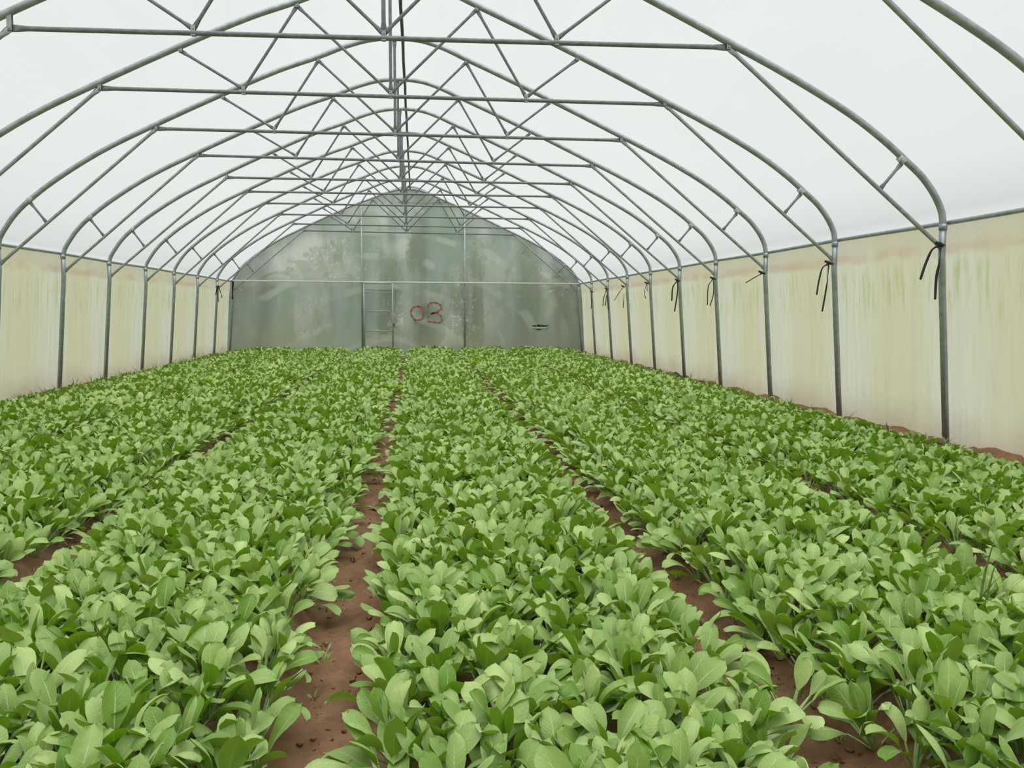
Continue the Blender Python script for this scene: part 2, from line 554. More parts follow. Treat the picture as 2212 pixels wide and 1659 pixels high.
def side_section(sx):
    e, b = ((-4.745, .745), (-4.885, -1.3)) if sx < 0 else ((4.425, .745), (4.56, -1.3))
    return [(e[0]+(b[0]-e[0])*k/14, e[1]+(b[1]-e[1])*k/14) for k in range(15)]
def side_wob(x, z, y):
    h = max(0, min(1, (.745-z)/.4))
    s = 1 if x > 0 else -1
    bay = abs(math.sin(PI*((y-6.497)/1.73)))
    return Vector((s*h*(.012*bay + .007*math.sin(y*13+z)*bay + .006*math.sin(y*29+2*z)), 0, 0))
yss = list(np.linspace(Y0, 22.14, 420))
wl = film_sheet('wall_left', side_section(-1), yss, M['side'], side_wob)
wr = film_sheet('wall_right', side_section(1), yss, M['side'], side_wob)
tag(wl, 'cream side film with algae stains, on the side with grassy weeds at its foot', 'side film')
tag(wr, 'cream side film with algae stains and reddish band behind the black straps', 'side film')

# end walls: outline of the section, tear cut out of the far one
def outline():
    pts = [(-4.885, -1.3), (-4.745, .745)] + off[1:-1] + [(4.425, .745), (4.56, -1.3)]
    return pts
def end_wall(name, y, tears=()):
    bm = bmesh.new()
    edges = []
    for loop in [outline()] + [list(t) for t in tears]:
        vs = [bm.verts.new((x, y, z+H)) for x, z in loop]
        edges += [bm.edges.new((vs[i], vs[(i+1) % len(vs)])) for i in range(len(vs))]
    bmesh.ops.triangle_fill(bm, use_beauty=True, edges=edges)
    me = bpy.data.meshes.new(name)
    bm.to_mesh(me); bm.free()
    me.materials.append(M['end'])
    o = bpy.data.objects.new(name, me)
    C.objects.link(o)
    return tag(o, kind='structure')
def lens(cx, cz, a, b, n=14):
    return [(cx+a*math.cos(2*PI*k/n), cz+b*math.sin(2*PI*k/n)*(1 if math.sin(2*PI*k/n) < 0 else .8) + .01*math.sin(k*2.1)) for k in range(n)]
yw = 22.14
t1 = on_y(1167, 704, yw); t2 = on_y(1164, 711.5, yw)
tears = [lens(t1.x, t1.z-H, .245, .034), lens(t2.x-.01, t2.z-H-.005, .09, .016)]
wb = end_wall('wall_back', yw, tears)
tag(wb, 'dusty clear film end wall with a torn slit and blurred trees behind', 'end wall')
wf = end_wall('wall_front', Y0)
tag(wf, 'plastic film closing the entrance end behind the camera', 'end wall')

# ragged flap of film along the tear
m = Mesh()
vs = []
for k in range(13):
    a = -.25+.5*k/12
    zz = -.030*math.sqrt(max(0, 1-(a/.25)**2))
    vs += [(t1.x+a, yw-.006, t1.z+zz), (t1.x+a*1.02, yw-.03-.02*math.cos(a*6), t1.z+zz-.022-.008*math.sin(k*1.7))]
m.add(vs, [(2*k, 2*k+1, 2*k+3, 2*k+2) for k in range(12)])
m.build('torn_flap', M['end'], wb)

# red hand-painted 03
def stroke(m, pts, y, w):
    P = catmull([on_y(u, v, y) for u, v in pts], 6)
    vs = []
    for i, p in enumerate(P):
        t = (P[min(i+1, len(P)-1)]-P[max(i-1, 0)]).normalized()
        nrm = Vector((-t.z, 0, t.x))
        ww = w*(.8+.35*math.sin(i*.9+pts[0][0]))/2
        vs += [p+nrm*ww, p-nrm*ww]
    m.add(vs, [(2*i, 2*i+1, 2*i+3, 2*i+2) for i in range(len(P)-1)])
def z6(*pts):
    return [(850+x/5.53, 600+y/5.53) for x, y in pts]
m = Mesh()
stroke(m, z6((300, 340), (350, 370), (358, 430), (345, 490), (300, 505), (255, 500), (222, 460), (208, 410), (225, 365), (260, 345), (305, 342)), yw-.012, .046)
stroke(m, z6((255, 500), (262, 522), (280, 540)), yw-.012, .03)
m.build('painted_digit_zero', M['red'], wb)
m = Mesh()
stroke(m, z6((410, 345), (430, 310), (480, 297), (535, 308), (570, 340), (568, 372), (530, 402), (485, 418), (445, 432)), yw-.012, .046)
stroke(m, z6((445, 430), (500, 420), (550, 440), (578, 480), (572, 520), (545, 537), (490, 530), (440, 524), (400, 520)), yw-.012, .046)
stroke(m, z6((418, 350), (412, 400), (416, 460), (412, 515)), yw-.012, .014)
m.build('painted_digit_three', M['red'], wb)

# end wall steelwork
yp = 22.065
def ewall(name, pts, r, label, cat, mat='steel_pale', group=None):
    o = Mesh().tube(pts, r, 10).build(name, M[mat], None, pts[0])
    return tag(o, label, cat, group)
pxl = -1.40
ewall('end_wall_post', [Vector((pxl, yp, -.05)), Vector((pxl+.012, yp, arch_z(pxl)+H-.02))], .026, 'pale upright pipe of the end wall beside the door frame', 'wall post', 'steel_pale')
ewall('end_wall_post', [Vector((1.285, yp, -.05)), Vector((1.29, yp, arch_z(1.29)+H-.02))], .026, 'pale upright pipe of the end wall between the red number and the torn slit', 'wall post', 'steel_pale')
o = ewall('end_wall_rail', [Vector((-4.66, yp-.05, .757+H)), Vector((-1.4, yp-.05, .742+H)), Vector((4.35, yp-.05, .737+H))], .02, 'long pale horizontal pipe crossing the end wall above the door frame', 'wall rail', 'rail_pale')
o = ewall('end_wall_rail', [Vector((-.46, yp+.03, 2.815+H)), Vector((.84, yp+.03, 2.825+H))], .013, 'short pale horizontal pipe high under the end wall ridge', 'wall rail', 'steel_pale')
d = empty('door_1', (-.98, yp-.07, 0), 'narrow door frame of grey pipe with three crossbars in the end wall', 'door')
d['kind'] = 'structure'
yd = yp-.07
m = Mesh()
for x in (-1.345, -.605):
    m.tube([Vector((x, yd, .02)), Vector((x, yd, .715+H))], .021, 10)
m.tube([Vector((-1.345, yd, .715+H)), Vector((-.605, yd, .715+H))], .021, 10)
m.build('door_frame', M['steel_pale'], d)
for z in (.55, .475, -.01, -.53):
    Mesh().tube([Vector((-1.33, yd, z+H)), Vector((-.62, yd, z+H))], .015, 8).build('crossbar', M['steel_pale'], d)
m = Mesh(); m.box((-.575, yd-.03, -.37+H), (.02, .03, .10)); m.build('latch', M['dark_pipe'], d)

# ------------------------------------------------------------------ straps
def ribbon(m, pts, y, w, twist):
    P = catmull([on_y(u, v, y) for u, v in pts], 6)
    vs = []
    n = len(P)
    for i, p in enumerate(P):
        t = (P[min(i+1, n-1)]-P[max(i-1, 0)]).normalized()
        a = twist*math.sin(2.2*i/n*PI)
        s = Vector((-t.z, 0, t.x))*math.cos(a) + Vector((0, 1, 0))*math.sin(a)
        e = t.cross(s)*.0012
        for q in (p+s*w/2+e, p-s*w/2+e, p-s*w/2-e, p+s*w/2-e):
            vs.append(q)
    fs = []
    for i in range(n-1):
        for k in range(4):
            fs.append((4*i+k, 4*i+(k+1) % 4, 4*i+4+(k+1) % 4, 4*i+4+k))
    fs += [(0, 3, 2, 1), tuple(4*(n-1)+k for k in range(4))]
    m.add(vs, fs)
STR = [
 (1, [[(2031,530),(2015,538),(2001,566),(1988,604)], [(2031,532),(2030,562),(2023,597),(2020,647)]], .021, 'long black strap with two flat tails on the tallest post by the soil mound'),
 (2, [[(1791,570),(1778,577),(1769,607),(1764,637)], [(1790,572),(1787,607),(1781,645),(1776,673)]], .017, 'black strap with thin frayed tail on the second complete post'),
 (3, [[(1646,591),(1629,600),(1611,611)]], .012, 'single short black strap tail pointing away from the third complete post'),
 (4, [[(1540,603),(1531,616),(1528,659)], [(1541,605),(1541,635),(1534,661)]], .014, 'black strap with two thin tails on the fourth complete post'),
 (5, [[(1463,607),(1454,619),(1451,650)], [(1464,608),(1463,635),(1457,673)]], .022, 'thick black strap pair on the post with the dark soil heap'),
 (6, [[(1397,613),(1392,632),(1395,645)], [(1398,615),(1398,629)]], .012, 'short curled black strap on the sixth complete post'),
 (7, [[(1346,620),(1337,633),(1327,649)], [(1348,634),(1346,665)]], .014, 'black strap slanting off the seventh complete post'),
 (8, [[(1310,625),(1304,645),(1302,661)], [(1310,638),(1308,660)], [(1311,627),(1313,650),(1314,670)]], .02, 'bunch of three black strap tails near the end wall on the strapped side'),
 (9, [[(1278,631),(1277.6,650),(1276.6,667)]], .014, 'thin dark strap on the post next to the end wall, strapped side'),
 (9, [[(470,620),(465,637)], [(470,621),(472,652)], [(472,620),(476,630),(480,643)]], .02, 'black strap with three short tails on the weedy side near the end wall'),
 (10, [[(503,606),(502.5,624),(502,646)]], .045, 'thick dark strap down the end wall corner post on the weedy side'),
]
for fi, tails, w, lab in STR:
    y = YS[fi]-.036
    a = on_y(*tails[0][0], y)
    s = empty('tie_strap', a, lab, 'strap', 'black straps tied at the brace feet')
    m = Mesh()
    e = Vector((.045 if a.x > 0 else -.045, 0, 0))
    m.tube([a-e*.6+Vector((0, .036, .03)), a+Vector((0, .0, .012)), a+e*.7+Vector((0, .01, 0))], [.012, .017, .013], 8)
    if fi != 10:
        post_x = a.x + (.03 if a.x > 0 else -.03)
        ring = [Vector((post_x+.031*math.cos(2*PI*k/12), YS[fi]+.031*math.sin(2*PI*k/12), a.z+.004)) for k in range(13)]
        m.tube(ring, .006, 6, None, (0, 0, 1))
    m.build('knot', M['strap'], s)
    for tl_ in tails:
        m = Mesh(); ribbon(m, tl_, y, w, .7); m.build('strap_tail', M['strap'], s)

# ------------------------------------------------------------------ ground
PATHS = [-2.92, -1.615, -.262, 1.03, 2.345]
def vnoise(x, y, s, seed):
    a = np.sin(x*s*1.3+seed)+np.sin(y*s*1.7+seed*2.1)+np.sin((x+y)*s*.9+seed*.7)+np.sin((x-y)*s*1.1+1.3*seed)
    return a/4
def ground_z(x, y):
    x = np.asarray(x, float); y = np.asarray(y, float)
    z = np.full(x.shape, .085)
    for k, p in enumerate(PATHS):
        d = np.abs(x-(p+.02*np.sin(y*1.9+k)))
        hw = .155 if p in (-.262, 1.03, -1.615) else .12
        z = np.minimum(z, .085*np.clip((d-hw)/.10, 0, 1)**1.0 * 1.0)
    z = z + .010*vnoise(x, y, 11, 1.7) + .006*vnoise(x, y, 27, 4.1) + .004*vnoise(x, y, 53, .3)
    e = np.minimum(np.abs(x+4.80), np.abs(x-4.49))
    e = np.where((x < -4.80) | (x > 4.49), 0, e)
    z = z + np.clip(1-e/.22, 0, 1)*(.0+.035*np.clip(vnoise(x, y, 5.3, 2.2)*2, -.6, 1.3))
    return z
xs = np.concatenate([np.arange(-4.95, -2.0, .05), np.arange(-2.0, 2.0, .022), np.arange(2.0, 4.66, .05)])
ysg = np.concatenate([np.arange(-2.6, 1.2, .12), np.arange(1.2, 5.0, .028), np.arange(5.0, 9, .06), np.arange(9, 22.3, .14)])
X, Y = np.meshgrid(xs, ysg)
Z = ground_z(X, Y) + .006*rng.standard_normal(X.shape)
def np_mesh(name, V, F, mat, uv=None, tint=None, smooth=True):
    """V (n,3), F (m,4) quads"""
    me = bpy.data.meshes.new(name)
    me.vertices.add(len(V)); me.loops.add(F.size); me.polygons.add(len(F))
    me.vertices.foreach_set('co', V.astype(np.float32).ravel())
    me.loops.foreach_set('vertex_index', F.astype(np.int32).ravel())
    me.polygons.foreach_set('loop_start', np.arange(0, F.size, F.shape[1], dtype=np.int32))
    me.polygons.foreach_set('use_smooth', np.full(len(F), smooth))
    if uv is not None:
        l = me.uv_layers.new(name='UVMap')
        l.data.foreach_set('uv', uv[F.ravel()].astype(np.float32).ravel())
    if tint is not None:
        a = me.attributes.new('tint', 'FLOAT', 'POINT')
        a.data.foreach_set('value', tint.astype(np.float32))
    me.update(calc_edges=True)
    me.materials.append(mat)
    return me
nx, ny = len(xs), len(ysg)
idx = np.arange(nx*ny).reshape(ny, nx)
F = np.stack([idx[:-1, :-1], idx[:-1, 1:], idx[1:, 1:], idx[1:, :-1]], -1).reshape(-1, 4)
me = np_mesh('floor', np.stack([X, Y, Z], -1).reshape(-1, 3), F, M['soil'])
fl = bpy.data.objects.new('floor', me); C.objects.link(fl)
tag(fl, 'reddish brown soil floor with raised beds and trodden paths', 'soil', kind='structure')
m = Mesh()
for x0, x1, y0, y1 in ((-60, -4.9, -40, 70), (4.6, 60, -40, 70), (-4.9, 4.6, 22.2, 70), (-4.9, 4.6, -40, -2.62)):
    m.add([(x0, y0, -.03), (x1, y0, -.03), (x1, y1, -.03), (x0, y1, -.03)], [(0, 1, 2, 3)], False)
og = m.build('ground_outside', M['field'])
tag(og, 'grassy ground outside the tunnel', 'ground', kind='structure')

# ------------------------------------------------------------------ plants
def leaf_grid(rng, L, W, th0, bend, cup, az, pet, nl, nw, roll, base_r):
    """returns blade verts (nl*nw,3), uv, and stalk centre line. th0 elevation at base; curve bends down outward"""
    # centre line: petiole then blade
    npet = 4
    th = th0
    p = np.array([base_r, 0.0, 0.0])
    path = [p.copy()]
    for k in range(npet):
        p = p + np.array([math.cos(th), 0, math.sin(th)])*pet/npet
        path.append(p.copy())
        th -= bend*.10/npet
    ts = np.sin(np.linspace(0, 1, nl)*PI/2)**.95
    ts = .55*ts + .45*np.linspace(0, 1, nl)
    blade = [p.copy()]; ang = [th]
    for a, b in zip(ts, ts[1:]):
        mid = (a+b)/2
        th -= bend*.9*(b-a)*(0.35+1.3*mid)
        p = p + np.array([math.cos(th), 0, math.sin(th)])*L*(b-a)
        blade.append(p.copy()); ang.append(th)
    blade = np.array(blade); ang = np.array(ang)
    tt = np.clip(ts, 0, 1)
    pk = rng.uniform(.50, .62)
    lo_ = .5-.5*np.cos(PI*np.clip(tt/pk, 0, 1)**.85)
    prof = np.where(tt < pk, .11+.89*lo_**.8, np.sqrt(np.clip(1-(np.clip(tt-pk, 0, 1)/(1-pk))**2.3, 0, 1)))
    prof[-1] = .06
    us = np.linspace(-1, 1, nw)
    wav = rng.uniform(.03, .09); ph = rng.uniform(0, 6.28)
    V = np.zeros((nl, nw, 3)); UV = np.zeros((nl, nw, 2))
    for i in range(nl):
        nrm = np.array([-math.sin(ang[i]), 0, math.cos(ang[i])])
        side = np.array([0, 1.0, 0])
        hw = W/2*prof[i]
        for j in range(nw):
            u = us[j]
            c = cup*(u*u)*hw
            rip = wav*W*abs(u)**2*math.sin(ts[i]*9+ph+(2 if u > 0 else 0))*.5
            # rounded tip
            back = -.03*L*(u*u)*ts[i]**6
            tang = np.array([math.cos(ang[i]), 0, math.sin(ang[i])])
            V[i, j] = blade[i] + side*u*hw*(1-.18*abs(cup)*u*u) + nrm*(c+rip) + tang*back
            UV[i, j] = (.5+.5*u, ts[i])
    # roll about own axis
    if roll:
        ax = blade[-1]-blade[0]; ax /= np.linalg.norm(ax)
        q = V.reshape(-1, 3)-blade[0]
        w = (UV[..., 1].reshape(-1, 1))
        ca = np.cos(roll*w); sa = np.sin(roll*w)
        q = q*ca + np.cross(ax, q)*sa + ax*(q@ax)[:, None]*(1-ca)
        V = (q+blade[0]).reshape(nl, nw, 3)
    ca, sa = math.cos(az), math.sin(az)
    Rz = np.array([[ca, -sa, 0], [sa, ca, 0], [0, 0, 1]])
    return V.reshape(-1, 3)@Rz.T, UV.reshape(-1, 2), np.array(path)@Rz.T

def make_plant(seed, nl, nw, count=12, spread=0.0, scale=1.0, stalk_seg=6):
    r = np.random.default_rng(seed)
    Vs, UVs, Ts, Fs = [], [], [], []
    SV, SF = [], []
    base = 0; sb = 0
    gi = np.arange(nl*nw).reshape(nl, nw)
    g = np.stack([gi[:-1, :-1], gi[:-1, 1:], gi[1:, 1:], gi[1:, :-1]], -1).reshape(-1, 4)
    a0 = r.uniform(0, 6.28)
    for k in range(count):
        f = k/(count-1)          # 0 outer .. 1 inner
        az = a0 + k*2.39996 + r.uniform(-.35, .35)
        L = (.138 - .026*f + r.uniform(-.020, .018))*scale
        W = L*r.uniform(.42, .57)
        pet = (.078 + .020*f + r.uniform(-.012, .014))*scale
        th0 = math.radians(52 + 34*f + r.uniform(-10, 10)) - spread
        bend = math.radians(r.uniform(15, 105)*(1-.35*f))
        cup = r.choice([-1, 1], p=[.45, .55])*r.uniform(.10, .48)
        V, UV, path = leaf_grid(r, L, W, th0, bend, cup, az, pet, nl, nw, r.uniform(-.7, .7), .006+.008*(1-f))
        Vs.append(V); UVs.append(UV); Ts.append(np.full(len(V), np.clip(r.normal(.45, .26), 0, 1)))
        Fs.append(g+base); base += len(V)
        # stalk strip: flattened tube along the petiole
        n = len(path); t = path[-1]-path[0]; t /= np.linalg.norm(t)
        s = np.cross(t, [0, 0, 1.0]); s /= (np.linalg.norm(s)+1e-9); u = np.cross(s, t)
        sv = []
        for i, p in enumerate(path):
            w = (.0075 - .0040*i/(n-1))*scale; h = .0028*scale
            for q in range(stalk_seg):
                a = 2*PI*q/stalk_seg
                sv.append(p + s*w*math.cos(a) + u*h*math.sin(a))
        SV.append(np.array(sv))
        for i in range(n-1):
            for q in range(stalk_seg):
                SF.append((sb+i*stalk_seg+q, sb+i*stalk_seg+(q+1) % stalk_seg, sb+(i+1)*stalk_seg+(q+1) % stalk_seg, sb+(i+1)*stalk_seg+q))
        sb += len(sv)
    return np.concatenate(Vs), np.concatenate(UVs), np.concatenate(Ts), np.concatenate(Fs), np.concatenate(SV), np.array(SF)

# planting positions
SP = .137
beds = list(zip([-4.40]+[p+.20 for p in PATHS], [p-.20 for p in PATHS]+[3.95]))
slots = []
for b, (x0, x1) in enumerate(beds):
    n = max(2, int(round((x1-x0)/SP))+1)
    for k in range(n):
        x = x0+(x1-x0)*k/(n-1)
        y = .9 + random.uniform(0, SP)
        while y < 21.85:
            px, py = x+random.gauss(0, .016), y+random.gauss(0, .02)
            edge = (k == 0) or (k == n-1)
            slots.append((px, py, b, edge, k == 0))
            y += SP*random.uniform(.92, 1.08)
vis = []
for (x, y, b, edge, lo) in slots:
    q = pix((x, y, .2))
    if q is None:
        continue
    u, v, d = q
    mg = 1700/d + 60
    if -mg < u < 2212+mg and v < 1659+300/d:
        inside = (-30/d < u < 2212+30/d) and v < 1659+110/d
        vis.append((d, x, y, b, edge, inside, lo))
vis.sort()
near, rest = [], []
for t in vis:
    if t[5] and len(near) < 299:
        near.append(t)
    else:
        rest.append(t)

VAR = [make_plant(100+i, 9, 7) for i in range(18)]
ROOT = []
def link_plant(var, loc, rz, sc, tilt, label, group, cache={}):
    if var not in cache:
        V, UV, T, Fq, SV, SFq = VAR[var]
        cache[var] = (np_mesh('foliage', V, Fq, M['leaf'], UV, T), np_mesh('stalk', SV, SFq, M['stalk']))
    t = bpy.data.objects.new('pak_choi_plant', None)
    t.empty_display_size = .05
    t.location = loc; t.rotation_euler = (tilt[0], tilt[1], rz); t.scale = (sc, sc, sc)
    tag(t, label, 'vegetable plant', group)
    C.objects.link(t)
    for nm, me in zip(('foliage', 'stalk'), cache[var]):
        o = bpy.data.objects.new(nm, me); o.parent = t; C.objects.link(o)
    return t
BEDLAB = {
 (0, 0): 'pak choi plant inside the bed next to the cream wall with weeds',
 (1, 0): 'pak choi plant amid the bed beyond the leaf-covered path, weedy wall side',
 (1, 1): 'pak choi plant edging the mostly leaf-covered path on the weedy wall side',
 (2, 0): 'pak choi plant inside the bed just beside the straight bare path, weedy wall side',
 (2, 1): 'pak choi plant leaning over the straight bare path from the weedy wall side',
 (3, 0): 'pak choi plant in the middle of the bed between the two bare soil paths',
 (3, 1): 'pak choi plant along an edge of the bed between the two bare soil paths',
 (4, 0): 'pak choi plant inside the bed past the wider bare path, strapped wall side',
 (4, 1): 'pak choi plant edging the bed past the wider bare path, strapped wall side',
 (5, 0): 'pak choi plant in the bed nearer the strapped wall, beyond the hidden path',
}
def lab_of(b, edge):
    k = (b, 1 if edge else 0)
    return BEDLAB.get(k) or BEDLAB.get((b, 0)) or 'pak choi plant in the outer bed along the film wall'
def pose(x, y, edge, lo):
    gz = float(ground_z(np.array([x]), np.array([y]))[0])
    sc = random.uniform(.82, 1.06)
    if x > 3.6 or x < -4.1: sc *= .80
    tx, ty = random.gauss(0, .09), random.gauss(0, .09)
    if edge:
        ty += (-.36 if lo else .36)*random.uniform(.5, 1.2)
    return gz-.008, sc, (tx, ty)
for (d, x, y, b, edge, ins, lo) in near:
    gz, sc, tilt = pose(x, y, edge, lo)
    lb = lab_of(b, edge)
    link_plant(random.randrange(18), (x, y, gz), random.uniform(0, 6.28), sc, tilt, lb, lb.replace('pak choi plant', 'pak choi plants', 1))

# one splayed plant that has fallen open over the wider path
p = on_z(1705, 1520, .10)
VAR.append(make_plant(903, 9, 7, 12, .30, 1.0))
link_plant(len(VAR)-1, (p.x, p.y, .05), .8, 1.0, (0, -.18), 'splayed pak choi plant lying open across the edge of the wider bare path', None)

# the rest of the crop as one object
LOD1 = [make_plant(300+i, 6, 5, stalk_seg=4) for i in range(14)]
LOD2 = [make_plant(400+i, 5, 3, stalk_seg=3) for i in range(14)]
BV, BU, BT, BF, BM = [], [], [], [], []
base = 0
for (d, x, y, b, edge, ins, lo) in rest:
    L = LOD1 if d < 8.5 else LOD2
    V, UV, T, Fq, SV, SFq = L[random.randrange(len(L))]
    gz, sc, tilt = pose(x, y, edge, lo)
    Rm = np.array((Matrix.Rotation(tilt[1], 3, 'Y') @ Matrix.Rotation(tilt[0], 3, 'X') @ Matrix.Rotation(random.uniform(0, 6.28), 3, 'Z')))
    W_ = (V*sc)@Rm.T + np.array([x, y, gz])
    tv = T*.85 + .15*random.random()
    BV.append(W_); BU.append(UV); BT.append(tv); BF.append(Fq+base); BM.append(np.zeros(len(Fq), np.int32)); base += len(V)
    if d < 8.5:
        BV.append((SV*sc)@Rm.T + np.array([x, y, gz])); BU.append(np.zeros((len(SV), 2))); BT.append(np.zeros(len(SV)))
        BF.append(SFq+base); BM.append(np.ones(len(SFq), np.int32)); base += len(SV)
me = np_mesh('pak_choi_crop', np.concatenate(BV), np.concatenate(BF), M['leaf'], np.concatenate(BU), np.concatenate(BT))
me.materials.append(M['stalk'])
me.polygons.foreach_set('material_index', np.concatenate(BM))
crop = bpy.data.objects.new('pak_choi_crop', me); C.objects.link(crop)
tag(crop, 'dense green crop of pak choi filling the beds back to the end wall', 'vegetable crop', kind='stuff')

# ------------------------------------------------------------------ weeds, clods, twig
def spray_plant(seed, n, h, w, arch=.6, wd=.012, seg=4):
    """thin arching leaves out of one base: returns V,F,UV,T"""
    r = np.random.default_rng(seed)
    Vs, Fs, Us, Ts = [], [], [], []
    b = 0
    for k in range(n):
        az = r.uniform(0, 6.28); th = math.radians(r.uniform(45, 88)); L = h*r.uniform(.6, 1.1)
        p = np.array([r.uniform(-w, w)*.3, r.uniform(-w, w)*.3, 0.0])
        s = np.array([-math.sin(az), math.cos(az), 0])
        for i in range(seg+1):
            f = i/seg
            ww = wd*math.sin(PI*min(.98, f*.85+.12))
            Vs += [p-s*ww, p+s*ww]; Us += [(0, f), (1, f)]; Ts += [r.random()]*2
            p = p + np.array([math.cos(az)*math.cos(th), math.sin(az)*math.cos(th), math.sin(th)])*L/seg
            th -= arch*r.uniform(.5, 1.2)/seg*1.6
        Fs += [(b+2*i, b+2*i+1, b+2*i+3, b+2*i+2) for i in range(seg)]
        b += 2*(seg+1)
    return np.array(Vs), np.array(Fs), np.array(Us), np.array(Ts)
LIME = [
 ((770, 822), .24, .030, 'lime green leafy weed clump among the pak choi, wider of the mid-bed pair'),
 ((843, 820), .20, .026, 'small lime green weed clump close beside the straight bare path'),
 ((810, 768), .25, .030, 'tall lime weed among the crop in front of the door frame'),
 ((1037, 775), .26, .030, 'lime green weed clump near the end wall post beyond the red number'),
 ((440, 812), .24, .030, 'lime green weed clump on the weedy wall side of the crop'),
]
for k, ((u, v), hh, wd, lab) in enumerate(LIME):
    p = on_z(u, v, .26)
    V, Fq, U, T = spray_plant(50+k, 70, hh, .5, 1.0, wd, 4)
    V = V*1.0; V[:, 0] *= 1.15
    me = np_mesh('leafy_weed', V, Fq, M['lime'], U, T)
    o = bpy.data.objects.new('leafy_weed', me); C.objects.link(o)
    o.location = (p.x, p.y, .085)
    tag(o, lab, 'weed', 'lime green weeds standing in the crop')
# tall thin weed stalks
TALL = [((2103, 1345), .42, 'thin upright weed stalk in the bed nearer the strapped wall'),
        ((112, 828), .30, 'slender grassy weed at the foot of the cream wall before the soil heap')]
for k, ((u, v), hh, lab) in enumerate(TALL):
    p = on_z(u, v, .12) if k == 0 else Vector((-4.60, on_y(u, v, 11.2).y, .1))
    V, Fq, U, T = spray_plant(80+k, 9, hh, .1, .35, .0045, 6)
    me = np_mesh('weed_stalk', V, Fq, M['weed'], U, T)
    o = bpy.data.objects.new('weed_stalk', me); C.objects.link(o)
    o.location = (p.x, p.y, .07)
    tag(o, lab, 'weed')

def merge(parts):
    b = 0; Vs, Fs, Us, Ts = [], [], [], []
    for V, Fq, U, T in parts:
        Vs.append(V); Fs.append(Fq+b); Us.append(U); Ts.append(T); b += len(V)
    return np.concatenate(Vs), np.concatenate(Fs), np.concatenate(Us), np.concatenate(Ts)
def scatter_weeds(name, spots, lab, hh=(.06, .16), n=(5, 12), wd=.004, mat='weed'):
    parts = []
    for k, (x, y) in enumerate(spots):
        V, Fq, U, T = spray_plant(int(abs(x*977+y*131))+k, random.randint(*n), random.uniform(*hh), .06, .7, wd, 3)
        parts.append((V+np.array([x, y, float(ground_z(np.array([x]), np.array([y]))[0])-.01]), Fq, U, T))
    V, Fq, U, T = merge(parts)
    me = np_mesh(name, V, Fq, M[mat], U, T)
    o = bpy.data.objects.new(name, me); C.objects.link(o)
    tag(o, lab, 'weeds', kind='stuff')
scatter_weeds('wall_foot_grass', [(-4.66+random.uniform(-.03, .08), random.uniform(7, 21)) for _ in range(150)], 'wispy grass growing along the foot of the cream film wall', (.10, .30))
scatter_weeds('wall_foot_grass', [(4.36+random.uniform(-.08, .03), random.uniform(5, 21)) for _ in range(55)], 'sparse dry grass along the wall foot under the black straps', (.08, .22))
spots = []
for p0, (ya, yb), n in ((-.262, (1.8, 4.0), 26), (1.03, (1.8, 4.2), 40), (-1.615, (2.3, 5.0), 30)):
    for _ in range(n):
        spots.append((p0+random.choice([-1, 1])*random.uniform(.05, .17), random.uniform(ya, yb)))
scatter_weeds('path_weeds', spots, 'small sparse weeds sprouting in the bare soil paths', (.02, .06), (4, 9), .0035)

def clods(name, spots, lab, mat='soil'):
    bm = bmesh.new()
    for (x, y, s) in spots:
        gz = float(ground_z(np.array([x]), np.array([y]))[0])
        mt = Matrix.Translation((x, y, gz+s*.15)) @ Matrix.Rotation(random.uniform(0, 6), 4, 'Z') @ Matrix.Diagonal((s*random.uniform(.8, 1.4), s*random.uniform(.8, 1.3), s*random.uniform(.5, .8), 1))
        r = bmesh.ops.create_icosphere(bm, subdivisions=2 if s > .03 else 1, radius=1, matrix=mt)
        for v in r['verts']:
            v.co += Vector((random.uniform(-1, 1), random.uniform(-1, 1), random.uniform(-1, 1)))*s*.14
    me = bpy.data.meshes.new(name); bm.to_mesh(me); bm.free()
    me.materials.append(M[mat])
    o = bpy.data.objects.new(name, me); C.objects.link(o)
    tag(o, lab, 'soil crumbs', kind='stuff')
sp_ = []
for p0 in (-.262, 1.03, -1.615):
    for _ in range(420):
        y = 1.7+10*random.random()**1.8
        sp_.append((p0+random.gauss(0, .12), y, random.uniform(.003, .014)))
clods('soil_crumbs', sp_, 'loose brown soil crumbs scattered over the bare paths')
M['dark_soil'] = principled('damp_dark_soil', (.05, .036, .027), .9, 0, (.09, .06, .045), 9, .6, 40)
HEAPS = [
 (4.26, 6.30, .17, .75, .07, 'dark soil mound around the foot of the tallest post with the white twig'),
 (4.28, 13.3, .15, .45, .14, 'dark soil heap beside the post carrying the thick strap pair'),
 (4.26, 14.9, .15, .5, .11, 'low dark soil heap against the strapped wall, beyond the fifth post'),
 (4.26, 12.0, .15, .55, .10, 'low soil heap by the fourth complete post on the strapped side'),
 (-4.56, 11.35, .17, .5, .10, 'dark soil heap at the first visible post of the weedy wall'),
 (-4.54, 13.2, .17, .5, .12, 'small dark soil heap at the second visible post of the weedy wall'),
 (-4.54, 17.6, .17, .9, .14, 'long dark soil heap far along the foot of the weedy wall'),
]
